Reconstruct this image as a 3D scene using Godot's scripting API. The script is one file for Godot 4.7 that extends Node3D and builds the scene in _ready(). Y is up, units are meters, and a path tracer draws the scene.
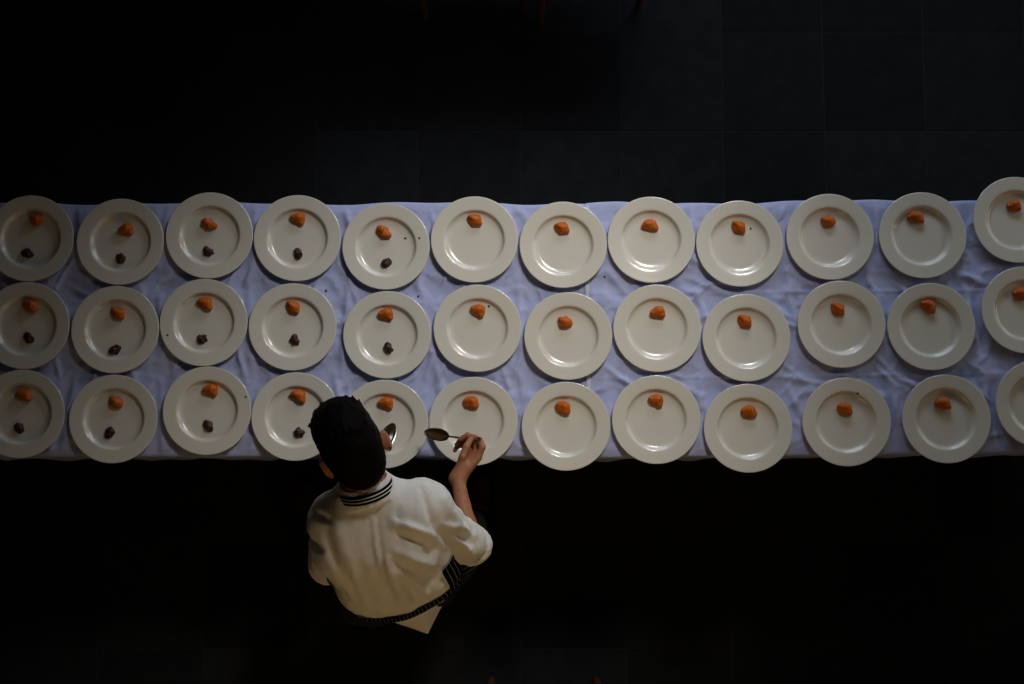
extends Node3D

# ---------------------------------------------------------------- data (metres)
const FAR_ROW := [[-1.4780, -0.3194], [-1.2010, -0.3090], [-0.9279, -0.3285], [-0.6580, -0.3200], [-0.3860, -0.2940], [-0.1150, -0.3160], [0.1570, -0.2990], [0.4270, -0.3150], [0.6980, -0.3030], [0.9750, -0.3240], [1.2590, -0.3290], [1.5500, -0.3770]]
const MID_ROW := [[-1.4810, -0.0504], [-1.2080, -0.0380], [-0.9391, -0.0596], [-0.6680, -0.0460], [-0.3800, -0.0220], [-0.1050, -0.0420], [0.1710, -0.0180], [0.4420, -0.0420], [0.7130, -0.0130], [1.0030, -0.0540], [1.2760, -0.0470], [1.5650, -0.0980]]
const NEAR_ROW := [[-1.4860, 0.2188], [-1.2050, 0.2340], [-0.9225, 0.2090], [-0.6540, 0.2267], [-0.3857, 0.2494], [-0.1168, 0.2410], [0.1630, 0.2560], [0.4360, 0.2360], [0.7130, 0.2620], [1.0110, 0.2430], [1.3130, 0.2340], [1.5970, 0.1880]]
const FAR_ORANGE := [[-1.462, -0.381], [-1.187, -0.347], [-0.932, -0.366], [-0.659, -0.381], [-0.394, -0.341], [-0.114, -0.378], [0.154, -0.353], [0.425, -0.359], [0.698, -0.356], [0.973, -0.375], [1.244, -0.384], [1.547, -0.422]]
const MID_ORANGE := [[-1.473, -0.111], [-1.204, -0.090], [-0.939, -0.117], [-0.669, -0.111], [-0.385, -0.087], [-0.104, -0.096], [0.162, -0.062], [0.446, -0.090], [0.711, -0.065], [0.996, -0.102], [1.272, -0.114], [1.554, -0.148]]
const NEAR_ORANGE := [[-1.481, 0.164], [-1.201, 0.182], [-0.914, 0.140], [-0.649, 0.167], [-0.382, 0.182], [-0.124, 0.185], [0.155, 0.201], [0.437, 0.179], [0.718, 0.213], [1.009, 0.204], [1.307, 0.189], [1.591, 0.140]]
const BROWN := [[[-1.489, -0.275], [-1.203, -0.260], [-0.933, -0.278], [-0.657, -0.275], [-0.386, -0.244]],
	[[-1.476, -0.013], [-1.212, 0.024], [-0.945, -0.010], [-0.664, -0.004], [-0.378, 0.018]],
	[[-1.495, 0.261], [-1.219, 0.276], [-0.920, 0.255], [-0.644, 0.276]]]
const PLATE_Y := 0.7618
const ROWS := ["far row", "middle row", "chef's row"]

const ADDED_FLOOD_COLOR := Color(1.0, 0.975, 0.94)
const ADDED_FLOOD_ENERGY := 4.8
const SIDE_ENERGY := 0.44
const DAY_ENERGY := 2.4
const ADDED_FLOOD_ANGLE := 20.3
const WARM_COLOR := Color(1.0, 0.83, 0.56)
const WARM_ENERGY := 0.21

var M := {}
var taken := {}
var rng := RandomNumberGenerator.new()

# ---------------------------------------------------------------- naming helpers
func numbered(called: String) -> String:
	if not taken.has(called):
		taken[called] = 0
		return called
	taken[called] += 1
	return "%s_%03d" % [called, taken[called]]

func tag(o: Node, label: String, category: String, group := "", kind := "") -> void:
	o.set_meta("label", label)
	o.set_meta("category", category)
	if group != "": o.set_meta("group", group)
	if kind != "": o.set_meta("kind", kind)

func thing(called: String, label: String, category: String, at := Vector3.ZERO, turn := 0.0, group := "") -> Node3D:
	var o := Node3D.new()
	o.name = numbered(called)
	add_child(o)
	o.position = at
	o.rotation.y = turn
	tag(o, label, category, group)
	return o

func part(parent: Node, called: String, mesh: Mesh, m: Material, at := Vector3.ZERO) -> MeshInstance3D:
	var o := MeshInstance3D.new()
	o.name = called
	o.mesh = mesh
	o.material_override = m
	o.position = at
	parent.add_child(o, true)
	return o

func single(called: String, mesh: Mesh, m: Material, label: String, category: String, at := Vector3.ZERO, turn := 0.0, group := "") -> MeshInstance3D:
	var o := part(self, numbered(called), mesh, m, at)
	o.rotation.y = turn
	tag(o, label, category, group)
	return o

func structure(called: String, label := "") -> Node3D:
	var o := Node3D.new()
	o.name = called
	o.set_meta("kind", "structure")
	if label != "": o.set_meta("label", label)
	add_child(o)
	return o

# ---------------------------------------------------------------- materials
func mat(c: Color, rough: float, spec := 0.5, metal := 0.0) -> StandardMaterial3D:
	var m := StandardMaterial3D.new()
	m.albedo_color = c
	m.roughness = rough
	m.metallic_specular = spec
	m.metallic = metal
	return m

func noise_tex(seed_: int, freq: float, octaves: int, lo: Color, hi: Color, size := 512) -> NoiseTexture2D:
	var n := FastNoiseLite.new()
	n.seed = seed_
	n.frequency = freq
	n.fractal_octaves = octaves
	var t := NoiseTexture2D.new()
	t.width = size
	t.height = size
	t.seamless = true
	t.noise = n
	var g := Gradient.new()
	g.set_color(0, lo)
	g.set_color(1, hi)
	t.color_ramp = g
	return t

func bump_tex(seed_: int, freq: float, octaves: int, strength: float) -> NoiseTexture2D:
	var t := noise_tex(seed_, freq, octaves, Color.BLACK, Color.WHITE)
	t.color_ramp = null
	t.as_normal_map = true
	t.bump_strength = strength
	return t

func triplanar(m: StandardMaterial3D, tex: Texture2D, scale_: float, normal: Texture2D = null, world := true, nscale := 1.0) -> StandardMaterial3D:
	m.albedo_texture = tex
	m.uv1_triplanar = true
	m.uv1_world_triplanar = world
	m.uv1_scale = Vector3.ONE * scale_
	if normal != null:
		m.normal_enabled = true
		m.normal_texture = normal
		m.normal_scale = nscale
	return m

func make_materials() -> void:
	# glazed cream porcelain
	M.plate = mat(Color(0.895, 0.875, 0.825), 0.20, 0.6)
	M.plate.clearcoat_enabled = true
	M.plate.clearcoat = 0.9
	M.plate.clearcoat_roughness = 0.12
	M.cloth = triplanar(mat(Color(1, 1, 1), 0.85, 0.2), noise_tex(4, 0.02, 4, Color(0.69, 0.72, 0.88), Color(0.735, 0.765, 0.915)), 2.0, bump_tex(5, 0.06, 3, 4.0), true, 0.08)
	M.hem = mat(Color(0.86, 0.86, 0.92), 0.8, 0.2)  # doubled cloth, lightened further for the light the stitched band catches
	var orange_n := bump_tex(8, 0.03, 4, 8.0)
	M.orange = triplanar(mat(Color(1, 1, 1), 0.42, 0.4), noise_tex(7, 0.025, 4, Color(0.66, 0.29, 0.05), Color(0.88, 0.48, 0.10)), 14.0, orange_n, false, 0.8)
	M.brown = triplanar(mat(Color(1, 1, 1), 0.36, 0.45), noise_tex(9, 0.03, 4, Color(0.14, 0.055, 0.04), Color(0.30, 0.13, 0.07)), 14.0, orange_n, false, 1.0)
	M.crumb = mat(Color(0.30, 0.14, 0.07), 0.6, 0.3)
	M.steel = mat(Color(0.72, 0.70, 0.66), 0.16, 0.5, 1.0)
	M.sauce_light = mat(Color(0.34, 0.24, 0.14), 0.3, 0.5)
	M.sauce = mat(Color(0.17, 0.13, 0.05), 0.25, 0.5)
	M.skin = triplanar(mat(Color(1, 1, 1), 0.5, 0.4), noise_tex(12, 0.02, 4, Color(0.60, 0.39, 0.27), Color(0.70, 0.47, 0.34)), 4.0)
	M.skin.subsurf_scatter_enabled = true
	M.skin.subsurf_scatter_strength = 0.08
	M.hair = triplanar(mat(Color(1, 1, 1), 0.6, 0.15), noise_tex(13, 0.03, 4, Color(0.028, 0.02, 0.017), Color(0.07, 0.046, 0.036)), 10.0, bump_tex(14, 0.06, 4, 10.0), true, 0.25)
	M.jacket = triplanar(mat(Color(1, 1, 1), 0.85, 0.2), noise_tex(15, 0.02, 3, Color(0.91, 0.89, 0.86), Color(0.95, 0.935, 0.905)), 3.0, bump_tex(16, 0.05, 3, 4.0), true, 0.08)
	M.jacket.rim_enabled = true
	M.jacket.rim = 0.15
	M.pants = triplanar(mat(Color(1, 1, 1), 0.9, 0.15), noise_tex(17, 0.03, 3, Color(0.14, 0.13, 0.12), Color(0.19, 0.18, 0.165)), 4.0)
	M.shoe = triplanar(mat(Color(1, 1, 1), 0.42, 0.4), noise_tex(18, 0.02, 3, Color(0.34, 0.21, 0.10), Color(0.45, 0.29, 0.15)), 4.0)
	M.sole = mat(Color(0.05, 0.04, 0.035), 0.8, 0.2)
	M.stripe = mat(Color(1, 1, 1), 0.85, 0.2)
	M.stripe.albedo_texture = stripe_texture()
	M.strap = mat(Color(0.03, 0.03, 0.036), 0.85, 0.2)
	M.strap_line = mat(Color(0.85, 0.85, 0.85), 0.85, 0.2)
	M.button = mat(Color(0.8, 0.79, 0.76), 0.4, 0.5)
	M.eye = mat(Color(0.85, 0.83, 0.8), 0.15, 0.5)
	M.wood = triplanar(mat(Color(1, 1, 1), 0.45, 0.4), noise_tex(20, 0.015, 4, Color(0.34, 0.165, 0.105), Color(0.46, 0.23, 0.14)), 3.0, null, false)
	M.cushion = mat(Color(0.035, 0.03, 0.03), 0.8, 0.2)
	M.table_wood = triplanar(mat(Color(1, 1, 1), 0.6, 0.3), noise_tex(21, 0.02, 3, Color(0.42, 0.32, 0.22), Color(0.52, 0.4, 0.28)), 2.0)
	M.table_steel = mat(Color(0.3, 0.3, 0.31), 0.4, 0.5, 1.0)
	M.slate = []
	var slate_n := bump_tex(31, 0.02, 4, 3.0)
	for k in 3:
		var b: float = [0.130, 0.142, 0.154][k]
		M.slate.append(triplanar(mat(Color(1, 1, 1), 0.8, 0.1), noise_tex(32 + k, 0.012, 5, Color(b * 0.92, b * 0.93, b * 0.96), Color(b * 1.12, b * 1.14, b * 1.18)), 1.6, slate_n, true, 0.5))
	M.grout = mat(Color(0.20, 0.20, 0.20), 0.9, 0.1)
	M.wall = triplanar(mat(Color(1, 1, 1), 0.9, 0.15), noise_tex(40, 0.02, 4, Color(0.40, 0.36, 0.31), Color(0.46, 0.42, 0.37)), 1.0)  # walls out of view, tone picked to bounce soft light
	M.ceiling = mat(Color(0.55, 0.52, 0.47), 0.9, 0.1)  # unseen, pale enough to bounce light into the shadows
	M.frame = mat(Color(0.06, 0.06, 0.065), 0.5, 0.4)
	M.lamp_metal = mat(Color(0.04, 0.04, 0.04), 0.4, 0.5)

func stripe_texture() -> ImageTexture:
	# woven butcher's stripe: near-black cloth with thin pale lines
	var im := Image.create(256, 16, false, Image.FORMAT_RGB8)
	im.fill(Color(0.026, 0.026, 0.034))
	for k in 4:
		im.fill_rect(Rect2i(k * 64 + 30, 0, 5, 16), Color(0.62, 0.62, 0.66))
	return ImageTexture.create_from_image(im)

# ---------------------------------------------------------------- mesh helpers
func commit(v: PackedVector3Array, idx: PackedInt32Array, uv := PackedVector2Array()) -> ArrayMesh:
	# smooth normals from the triangles (clockwise front faces)
	var nor := PackedVector3Array()
	nor.resize(v.size())
	for i in range(0, idx.size(), 3):
		var a := v[idx[i]]
		var n := (v[idx[i + 2]] - a).cross(v[idx[i + 1]] - a)
		nor[idx[i]] += n
		nor[idx[i + 1]] += n
		nor[idx[i + 2]] += n
	for i in nor.size():
		nor[i] = nor[i].normalized()
	var arr := []
	arr.resize(Mesh.ARRAY_MAX)
	arr[Mesh.ARRAY_VERTEX] = v
	arr[Mesh.ARRAY_NORMAL] = nor
	arr[Mesh.ARRAY_INDEX] = idx
	if uv.size() == v.size(): arr[Mesh.ARRAY_TEX_UV] = uv
	var m := ArrayMesh.new()
	m.add_surface_from_arrays(Mesh.PRIMITIVE_TRIANGLES, arr)
	return m

func lathe(profile: Array, seg := 72) -> ArrayMesh:
	# profile runs from the axis under the piece, out and back to the axis on top
	var v := PackedVector3Array()
	var idx := PackedInt32Array()
	var n := profile.size()
	for s in seg:
		var a := TAU * s / seg
		for p in profile:
			v.append(Vector3(cos(a) * p[0], p[1], sin(a) * p[0]))
	for s in seg:
		var s2 := (s + 1) % seg
		for i in n - 1:
			var a := s * n + i
			var b := s2 * n + i
			idx.append_array([a, a + 1, b, b, a + 1, b + 1])
	return commit(v, idx)

func chamfer_box(size: Vector3, c: float) -> ArrayMesh:
	# box with chamfered edges, flat shaded, centred
	var st := SurfaceTool.new()
	st.begin(Mesh.PRIMITIVE_TRIANGLES)
	add_chamfer_box(st, Transform3D.IDENTITY, size, c)
	st.generate_normals()
	return st.commit()

func add_chamfer_box(st: SurfaceTool, tf: Transform3D, size: Vector3, c: float) -> void:
	var h := size * 0.5
	st.set_smooth_group(-1)
	var pts := {}
	for sx in [-1, 1]:
		for sy in [-1, 1]:
			for sz in [-1, 1]:
				var s := Vector3(sx, sy, sz)
				for ax in 3:
					var p := s * h
					for o in 3:
						if o != ax: p[o] -= s[o] * c
					pts[[sx, sy, sz, ax]] = p
	var quad := func(a: Vector3, b: Vector3, d: Vector3, e: Vector3):
		var n := (b - a).cross(d - a)
		var q := [a, b, d, e]
		if n.dot(a + b + d + e) > 0: q = [e, d, b, a]
		for i in [0, 1, 2, 0, 2, 3]:
			st.add_vertex(tf * q[i])
	for ax in 3:
		var b := (ax + 1) % 3
		var d := (ax + 2) % 3
		for s in [-1, 1]:
			var k := []
			for w in [[-1, -1], [1, -1], [1, 1], [-1, 1]]:
				var c3 := [0, 0, 0]
				c3[ax] = s
				c3[b] = w[0]
				c3[d] = w[1]
				k.append(pts[[c3[0], c3[1], c3[2], ax]])
			quad.call(k[0], k[1], k[2], k[3])
		for s1 in [-1, 1]:
			for s2 in [-1, 1]:
				var lo := [0, 0, 0]
				lo[ax] = -1
				lo[b] = s1
				lo[d] = s2
				var hi := lo.duplicate()
				hi[ax] = 1
				quad.call(pts[[lo[0], lo[1], lo[2], b]], pts[[hi[0], hi[1], hi[2], b]], pts[[hi[0], hi[1], hi[2], d]], pts[[lo[0], lo[1], lo[2], d]])
	for sx in [-1, 1]:
		for sy in [-1, 1]:
			for sz in [-1, 1]:
				var a: Vector3 = pts[[sx, sy, sz, 0]]
				var b: Vector3 = pts[[sx, sy, sz, 1]]
				var d: Vector3 = pts[[sx, sy, sz, 2]]
				var q := [a, b, d] if (b - a).cross(d - a).dot(a + b + d) < 0 else [a, d, b]
				for p in q: st.add_vertex(tf * p)

func tube(points: Array, radii: Array, flat := 1.0, side := Vector3.ZERO, seg := 10) -> ArrayMesh:
	# swept round or flattened bar with rounded ends
	var v := PackedVector3Array()
	var idx := PackedInt32Array()
	var n := points.size()
	for i in n:
		var d: Vector3 = (points[mini(i + 1, n - 1)] - points[maxi(i - 1, 0)]).normalized()
		var u := side if side != Vector3.ZERO else (Vector3.UP if absf(d.y) < 0.9 else Vector3.RIGHT)
		u = (u - d * u.dot(d)).normalized()
		var w := d.cross(u)
		for s in seg:
			var a := TAU * s / seg
			v.append(points[i] + (u * cos(a) + w * sin(a) * flat) * radii[i])
	for i in n - 1:
		for s in seg:
			var a := i * seg + s
			var b := i * seg + (s + 1) % seg
			idx.append_array([a, b, a + seg, b, b + seg, a + seg])
	var c0 := v.size()
	v.append(points[0])
	v.append(points[n - 1])
	for s in seg:
		var s2 := (s + 1) % seg
		idx.append_array([c0, s2, s])
		idx.append_array([c0 + 1, (n - 1) * seg + s, (n - 1) * seg + s2])
	return commit(v, idx)

# ---------------------------------------------------------------- distance field, meshed as surface nets
class Field:
	var o: Vector3
	var c: float
	var nx: int
	var ny: int
	var nz: int
	var d: PackedFloat32Array
	func _init(lo: Vector3, hi: Vector3, cell: float) -> void:
		o = lo
		c = cell
		nx = int((hi.x - lo.x) / cell) + 2
		ny = int((hi.y - lo.y) / cell) + 2
		nz = int((hi.z - lo.z) / cell) + 2
		d = PackedFloat32Array()
		d.resize(nx * ny * nz)
		d.fill(0.5)
	func span(lo: Vector3, hi: Vector3, grow: float) -> Array:
		var a := (lo - Vector3.ONE * grow - o) / c
		var b := (hi + Vector3.ONE * grow - o) / c
		return [clampi(int(a.x), 0, nx), clampi(int(b.x) + 2, 0, nx), clampi(int(a.y), 0, ny), clampi(int(b.y) + 2, 0, ny), clampi(int(a.z), 0, nz), clampi(int(b.z) + 2, 0, nz)]
	func put(i: int, b: float, k: float) -> void:
		var a := d[i]
		var h := maxf(k - absf(a - b), 0.0)
		d[i] = minf(a, b) - h * h / (4.0 * k)
	func capsule(a: Vector3, b: Vector3, ra: float, rb: float, k := 0.03) -> void:
		var r := maxf(ra, rb)
		var s := span(a.min(b) - Vector3.ONE * r, a.max(b) + Vector3.ONE * r, k + 2.0 * c)
		var ab := b - a
		var l2 := maxf(ab.length_squared(), 1e-9)
		for z in range(s[4], s[5]):
			for y in range(s[2], s[3]):
				var i: int = (z * ny + y) * nx + s[0]
				var p := o + Vector3(s[0], y, z) * c - a
				for x in range(s[0], s[1]):
					var t := clampf(p.dot(ab) / l2, 0.0, 1.0)
					put(i, (p - ab * t).length() - ra - (rb - ra) * t, k)
					p.x += c
					i += 1
	func ellipsoid(at: Vector3, bas: Basis, r: Vector3, k := 0.02) -> void:
		# bas columns are the axes, r the half lengths along them
		var m := maxf(r.x, maxf(r.y, r.z))
		var s := span(at - Vector3.ONE * m, at + Vector3.ONE * m, k + 2.0 * c)
		var inv := bas.inverse()
		for z in range(s[4], s[5]):
			for y in range(s[2], s[3]):
				var i: int = (z * ny + y) * nx + s[0]
				for x in range(s[0], s[1]):
					var q := inv * (o + Vector3(x, y, z) * c - at)
					var k0 := (q / r).length()
					var k1 := maxf((q / (r * r)).length(), 1e-6)
					put(i, k0 * (k0 - 1.0) / k1, k)
					i += 1
	func frustum(a: Vector3, b: Vector3, ra: float, rb: float, k := 0.02, cut := false) -> void:
		# cone piece with flat ends; cut takes it away instead
		var r := maxf(ra, rb)
		var s := span(a.min(b) - Vector3.ONE * r, a.max(b) + Vector3.ONE * r, k + 2.0 * c)
		var ab := b - a
		var l := ab.length()
		var u := ab / l
		for z in range(s[4], s[5]):
			for y in range(s[2], s[3]):
				var i: int = (z * ny + y) * nx + s[0]
				for x in range(s[0], s[1]):
					var p := o + Vector3(x, y, z) * c - a
					var t := p.dot(u)
					var q := (p - u * t).length() - lerpf(ra, rb, clampf(t / l, 0.0, 1.0))
					var e := maxf(q, maxf(-t, t - l))
					if cut: d[i] = maxf(d[i], -e)
					else: put(i, e, k)
					i += 1
	func keep_side(p0: Vector3, n: Vector3) -> void:
		# keeps what lies on the side of the plane that n points to
		var i := 0
		for z in nz:
			for y in ny:
				var e := (p0 - o - Vector3(0, y, z) * c).dot(n)
				for x in nx:
					if e > d[i]: d[i] = e
					e -= n.x * c
					i += 1
	func at(p: Vector3) -> float:
		var g := (p - o) / c
		var x := int(g.x)
		var y := int(g.y)
		var z := int(g.z)
		if g.x < 0 or g.y < 0 or g.z < 0 or x >= nx - 1 or y >= ny - 1 or z >= nz - 1: return 0.5
		var f := g - Vector3(x, y, z)
		var i := (z * ny + y) * nx + x
		var p00 := lerpf(d[i], d[i + 1], f.x)
		var p10 := lerpf(d[i + nx], d[i + nx + 1], f.x)
		var j := i + nx * ny
		var p01 := lerpf(d[j], d[j + 1], f.x)
		var p11 := lerpf(d[j + nx], d[j + nx + 1], f.x)
		return lerpf(lerpf(p00, p10, f.y), lerpf(p01, p11, f.y), f.z)
	func nets(v: PackedVector3Array, idx: PackedInt32Array, shift: Vector3) -> Array:
		var id := PackedInt32Array()
		id.resize(d.size())
		id.fill(-1)
		var sy := nx
		var sz := nx * ny
		var off := [0, 1, sy, sy + 1, sz, sz + 1, sz + sy, sz + sy + 1]
		var edges := [[0, 1], [2, 3], [4, 5], [6, 7], [0, 2], [1, 3], [4, 6], [5, 7], [0, 4], [1, 5], [2, 6], [3, 7]]
		var corner := [Vector3(0, 0, 0), Vector3(1, 0, 0), Vector3(0, 1, 0), Vector3(1, 1, 0), Vector3(0, 0, 1), Vector3(1, 0, 1), Vector3(0, 1, 1), Vector3(1, 1, 1)]
		var reach := 2.0 * c
		for z in nz - 1:
			for y in ny - 1:
				var i := z * sz + y * sy
				for x in nx - 1:
					if absf(d[i]) < reach:
						var m := 0
						for q in 8:
							if d[i + off[q]] < 0.0: m |= 1 << q
						if m != 0 and m != 255:
							var sum := Vector3.ZERO
							var n := 0
							for e in edges:
								var a: int = e[0]
								var b: int = e[1]
								if ((m >> a) & 1) != ((m >> b) & 1):
									var da := d[i + off[a]]
									var t := da / (da - d[i + off[b]])
									sum += corner[a].lerp(corner[b], t)
									n += 1
							id[i] = v.size()
							v.append(o + (Vector3(x, y, z) + sum / n) * c - shift)
					i += 1
		for z in range(1, nz - 1):
			for y in range(1, ny - 1):
				var i := z * sz + y * sy + 1
				for x in range(1, nx - 1):
					if id[i] >= 0 or absf(d[i]) < reach:
						var s := d[i] < 0.0
						if s != (d[i + 1] < 0.0): face(idx, id, i, i - sy, i - sy - sz, i - sz, s)
						if s != (d[i + sy] < 0.0): face(idx, id, i, i - sz, i - sz - 1, i - 1, s)
						if s != (d[i + sz] < 0.0): face(idx, id, i, i - 1, i - 1 - sy, i - sy, s)
					i += 1
		return [v, idx]
	func face(idx: PackedInt32Array, id: PackedInt32Array, a: int, b: int, e: int, f: int, flip: bool) -> void:
		var p := [id[a], id[b], id[e], id[f]]
		if p.min() < 0: return
		if flip: idx.append_array([p[0], p[2], p[1], p[0], p[3], p[2]])
		else: idx.append_array([p[0], p[1], p[2], p[0], p[2], p[3]])

func net_mesh(fields: Array, shift: Vector3, fold = null) -> ArrayMesh:
	var v := PackedVector3Array()
	var idx := PackedInt32Array()
	for f in fields:
		var fv := PackedVector3Array()
		var fi := PackedInt32Array()
		var r: Array = f.nets(fv, fi, shift)
		var base := v.size()
		v.append_array(r[0])
		for k in r[1]: idx.append(k + base)
	if fold != null:
		for i in v.size():
			v[i] = fold.call(v[i] + shift) - shift
	return commit(v, idx)

# ---------------------------------------------------------------- _ready: camera, light, then the place
func _ready() -> void:
	rng.seed = 11
	var cam := Camera3D.new()
	cam.name = "camera"
	cam.position = Vector3(0, 4.7153, 0.4136)
	cam.rotation_degrees = Vector3(-84.0, 0, 0)
	cam.fov = 29.478
	cam.near = 0.1
	cam.far = 50.0
	add_child(cam)
	cam.current = true

	var we := WorldEnvironment.new()
	we.name = "environment"
	var env := Environment.new()
	env.background_mode = Environment.BG_COLOR
	env.background_color = Color(0, 0, 0)
	env.tonemap_mode = Environment.TONE_MAPPER_LINEAR
	env.tonemap_exposure = 1.0
	env.sdfgi_enabled = true
	env.ssao_enabled = true
	env.ssil_enabled = true
	we.environment = env
	add_child(we)

	# cool daylight from an unseen back window, placed to light plates and shoulder
	var day := AreaLight3D.new()
	day.name = "unseen_window_daylight"
	day.area_size = Vector2(2.3, 0.62)
	day.position = Vector3(0.90, 1.90, -2.70)
	day.rotation_degrees = Vector3(0, 180, 0)
	day.light_color = Color(0.86, 0.93, 1.0)
	day.light_energy = DAY_ENERGY
	day.area_range = 12.0
	day.shadow_enabled = true
	add_child(day)

	# softer, warmer daylight from an unseen side window, brightens the plate wells
	var side := AreaLight3D.new()
	side.name = "unseen_side_daylight"
	side.area_size = Vector2(1.4, 0.30)
	side.position = Vector3(2.99, 1.62, -0.9)
	side.rotation_degrees = Vector3(0, 90, 0)
	side.light_color = Color(1.0, 0.95, 0.87)
	side.light_energy = SIDE_ENERGY
	side.area_range = 12.0
	side.shadow_enabled = true
	add_child(side)

	make_materials()
	build_room()
	build_tables()
	build_plates_and_food()
	build_chef()
	build_chairs()
	build_lamps()

# ---------------------------------------------------------------- the room
func slab(parent: Node, called: String, lo: Vector3, hi: Vector3, m: Material, c := 0.002) -> MeshInstance3D:
	return part(parent, called, chamfer_box(hi - lo, c), m, (lo + hi) * 0.5)

func build_room() -> void:
	var pitch := 0.3765
	var x0 := 0.0315 - 8 * pitch
	var z0 := -0.869 - 5 * pitch
	var nx := 16
	var nz := 13
	var x1 := x0 + nx * pitch
	var z1 := z0 + nz * pitch
	var fl := structure("floor", "near-black slate tile floor with thin grout joints")
	slab(fl, "grout", Vector3(x0, -0.12, z0), Vector3(x1, -0.0025, z1), M.grout)
	var tile := chamfer_box(Vector3(pitch - 0.004, 0.02, pitch - 0.004), 0.0012)
	var n := 0
	for i in nx:
		for j in nz:
			var t := part(fl, "tile" if n == 0 else "tile_%03d" % n, tile, M.slate[rng.randi() % 3], Vector3(x0 + (i + 0.5) * pitch, -0.01 - rng.randf() * 0.0006, z0 + (j + 0.5) * pitch))
			t.rotation.y = (rng.randi() % 4) * PI / 2
			n += 1
	var top := 5.6
	slab(structure("wall_left"), "wall_face", Vector3(x0 - 0.2, -0.12, z0 - 0.2), Vector3(x0, top, z1 + 0.2), M.wall)
	var wr := structure("wall_right")
	slab(wr, "wall_face", Vector3(x1, -0.12, z0 - 0.2), Vector3(x1 + 0.2, top, -1.63), M.wall)
	slab(wr, "wall_face", Vector3(x1, -0.12, -0.17), Vector3(x1 + 0.2, top, z1 + 0.2), M.wall)
	slab(wr, "wall_face", Vector3(x1, -0.12, -1.63), Vector3(x1 + 0.2, 1.41, -0.17), M.wall)
	slab(wr, "wall_face", Vector3(x1, 1.83, -1.63), Vector3(x1 + 0.2, top, -0.17), M.wall)
	var win2 := structure("unseen_window_2", "unseen side window past the table end, lighting the plate wells")
	for q in [[Vector3(x1 + 0.04, 1.41, -1.63), Vector3(x1 + 0.1, 1.83, -1.60)], [Vector3(x1 + 0.04, 1.41, -0.20), Vector3(x1 + 0.1, 1.83, -0.17)],
			[Vector3(x1 + 0.04, 1.41, -1.60), Vector3(x1 + 0.1, 1.44, -0.20)], [Vector3(x1 + 0.04, 1.80, -1.60), Vector3(x1 + 0.1, 1.83, -0.20)]]:
		slab(win2, "window_frame", q[0], q[1], M.frame, 0.004)
	var side_glow := mat(Color(0.9, 0.88, 0.82), 0.3)
	side_glow.emission_enabled = true
	side_glow.emission = Color(1.0, 0.95, 0.87)
	side_glow.emission_energy_multiplier = 0.4
	slab(win2, "window_pane", Vector3(x1 + 0.07, 1.44, -1.60), Vector3(x1 + 0.08, 1.80, -0.20), side_glow, 0.001)
	slab(structure("wall_front"), "wall_face", Vector3(x0, -0.12, z1), Vector3(x1, top, z1 + 0.2), M.wall)
	slab(structure("ceiling"), "ceiling_face", Vector3(x0 - 0.2, top, z0 - 0.2), Vector3(x1 + 0.2, top + 0.2, z1 + 0.2), M.ceiling)
	# back wall with the window opening
	var wb := structure("wall_back")
	var wx0 := -0.25
	var wx1 := 2.05
	var wy0 := 1.55
	var wy1 := 2.25
	slab(wb, "wall_face", Vector3(x0, -0.12, z0 - 0.2), Vector3(wx0, top, z0), M.wall)
	slab(wb, "wall_face", Vector3(wx1, -0.12, z0 - 0.2), Vector3(x1, top, z0), M.wall)
	slab(wb, "wall_face", Vector3(wx0, -0.12, z0 - 0.2), Vector3(wx1, wy0, z0), M.wall)
	slab(wb, "wall_face", Vector3(wx0, wy1, z0 - 0.2), Vector3(wx1, top, z0), M.wall)
	# added masonry block, out of view, holds window light off the left plates
	slab(structure("added_trim_1", "added masonry block out of view, keeping window light off the left plates"), "added_pier", Vector3(-0.62, -0.005, z0), Vector3(-0.42, top, -1.5), M.wall, 0.006)
	var win := structure("unseen_window_1", "unseen window in the back wall, lighting the plates and the chef")
	for s in [[Vector3(wx0, wy0, z0 - 0.1), Vector3(wx0 + 0.05, wy1, z0 - 0.04)], [Vector3(wx1 - 0.05, wy0, z0 - 0.1), Vector3(wx1, wy1, z0 - 0.04)],
			[Vector3(wx0 + 0.05, wy0, z0 - 0.1), Vector3(wx1 - 0.05, wy0 + 0.05, z0 - 0.04)], [Vector3(wx0 + 0.05, wy1 - 0.05, z0 - 0.1), Vector3(wx1 - 0.05, wy1, z0 - 0.04)]]:
		slab(win, "window_frame", s[0], s[1], M.frame, 0.004)
	var glow := mat(Color(0.8, 0.88, 0.95), 0.3)
	glow.emission_enabled = true
	glow.emission = Color(0.80, 0.90, 1.0)
	glow.emission_energy_multiplier = 0.8
	slab(win, "window_pane", Vector3(wx0 + 0.05, wy0 + 0.05, z0 - 0.08), Vector3(wx1 - 0.05, wy1 - 0.05, z0 - 0.07), glow, 0.001)

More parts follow.
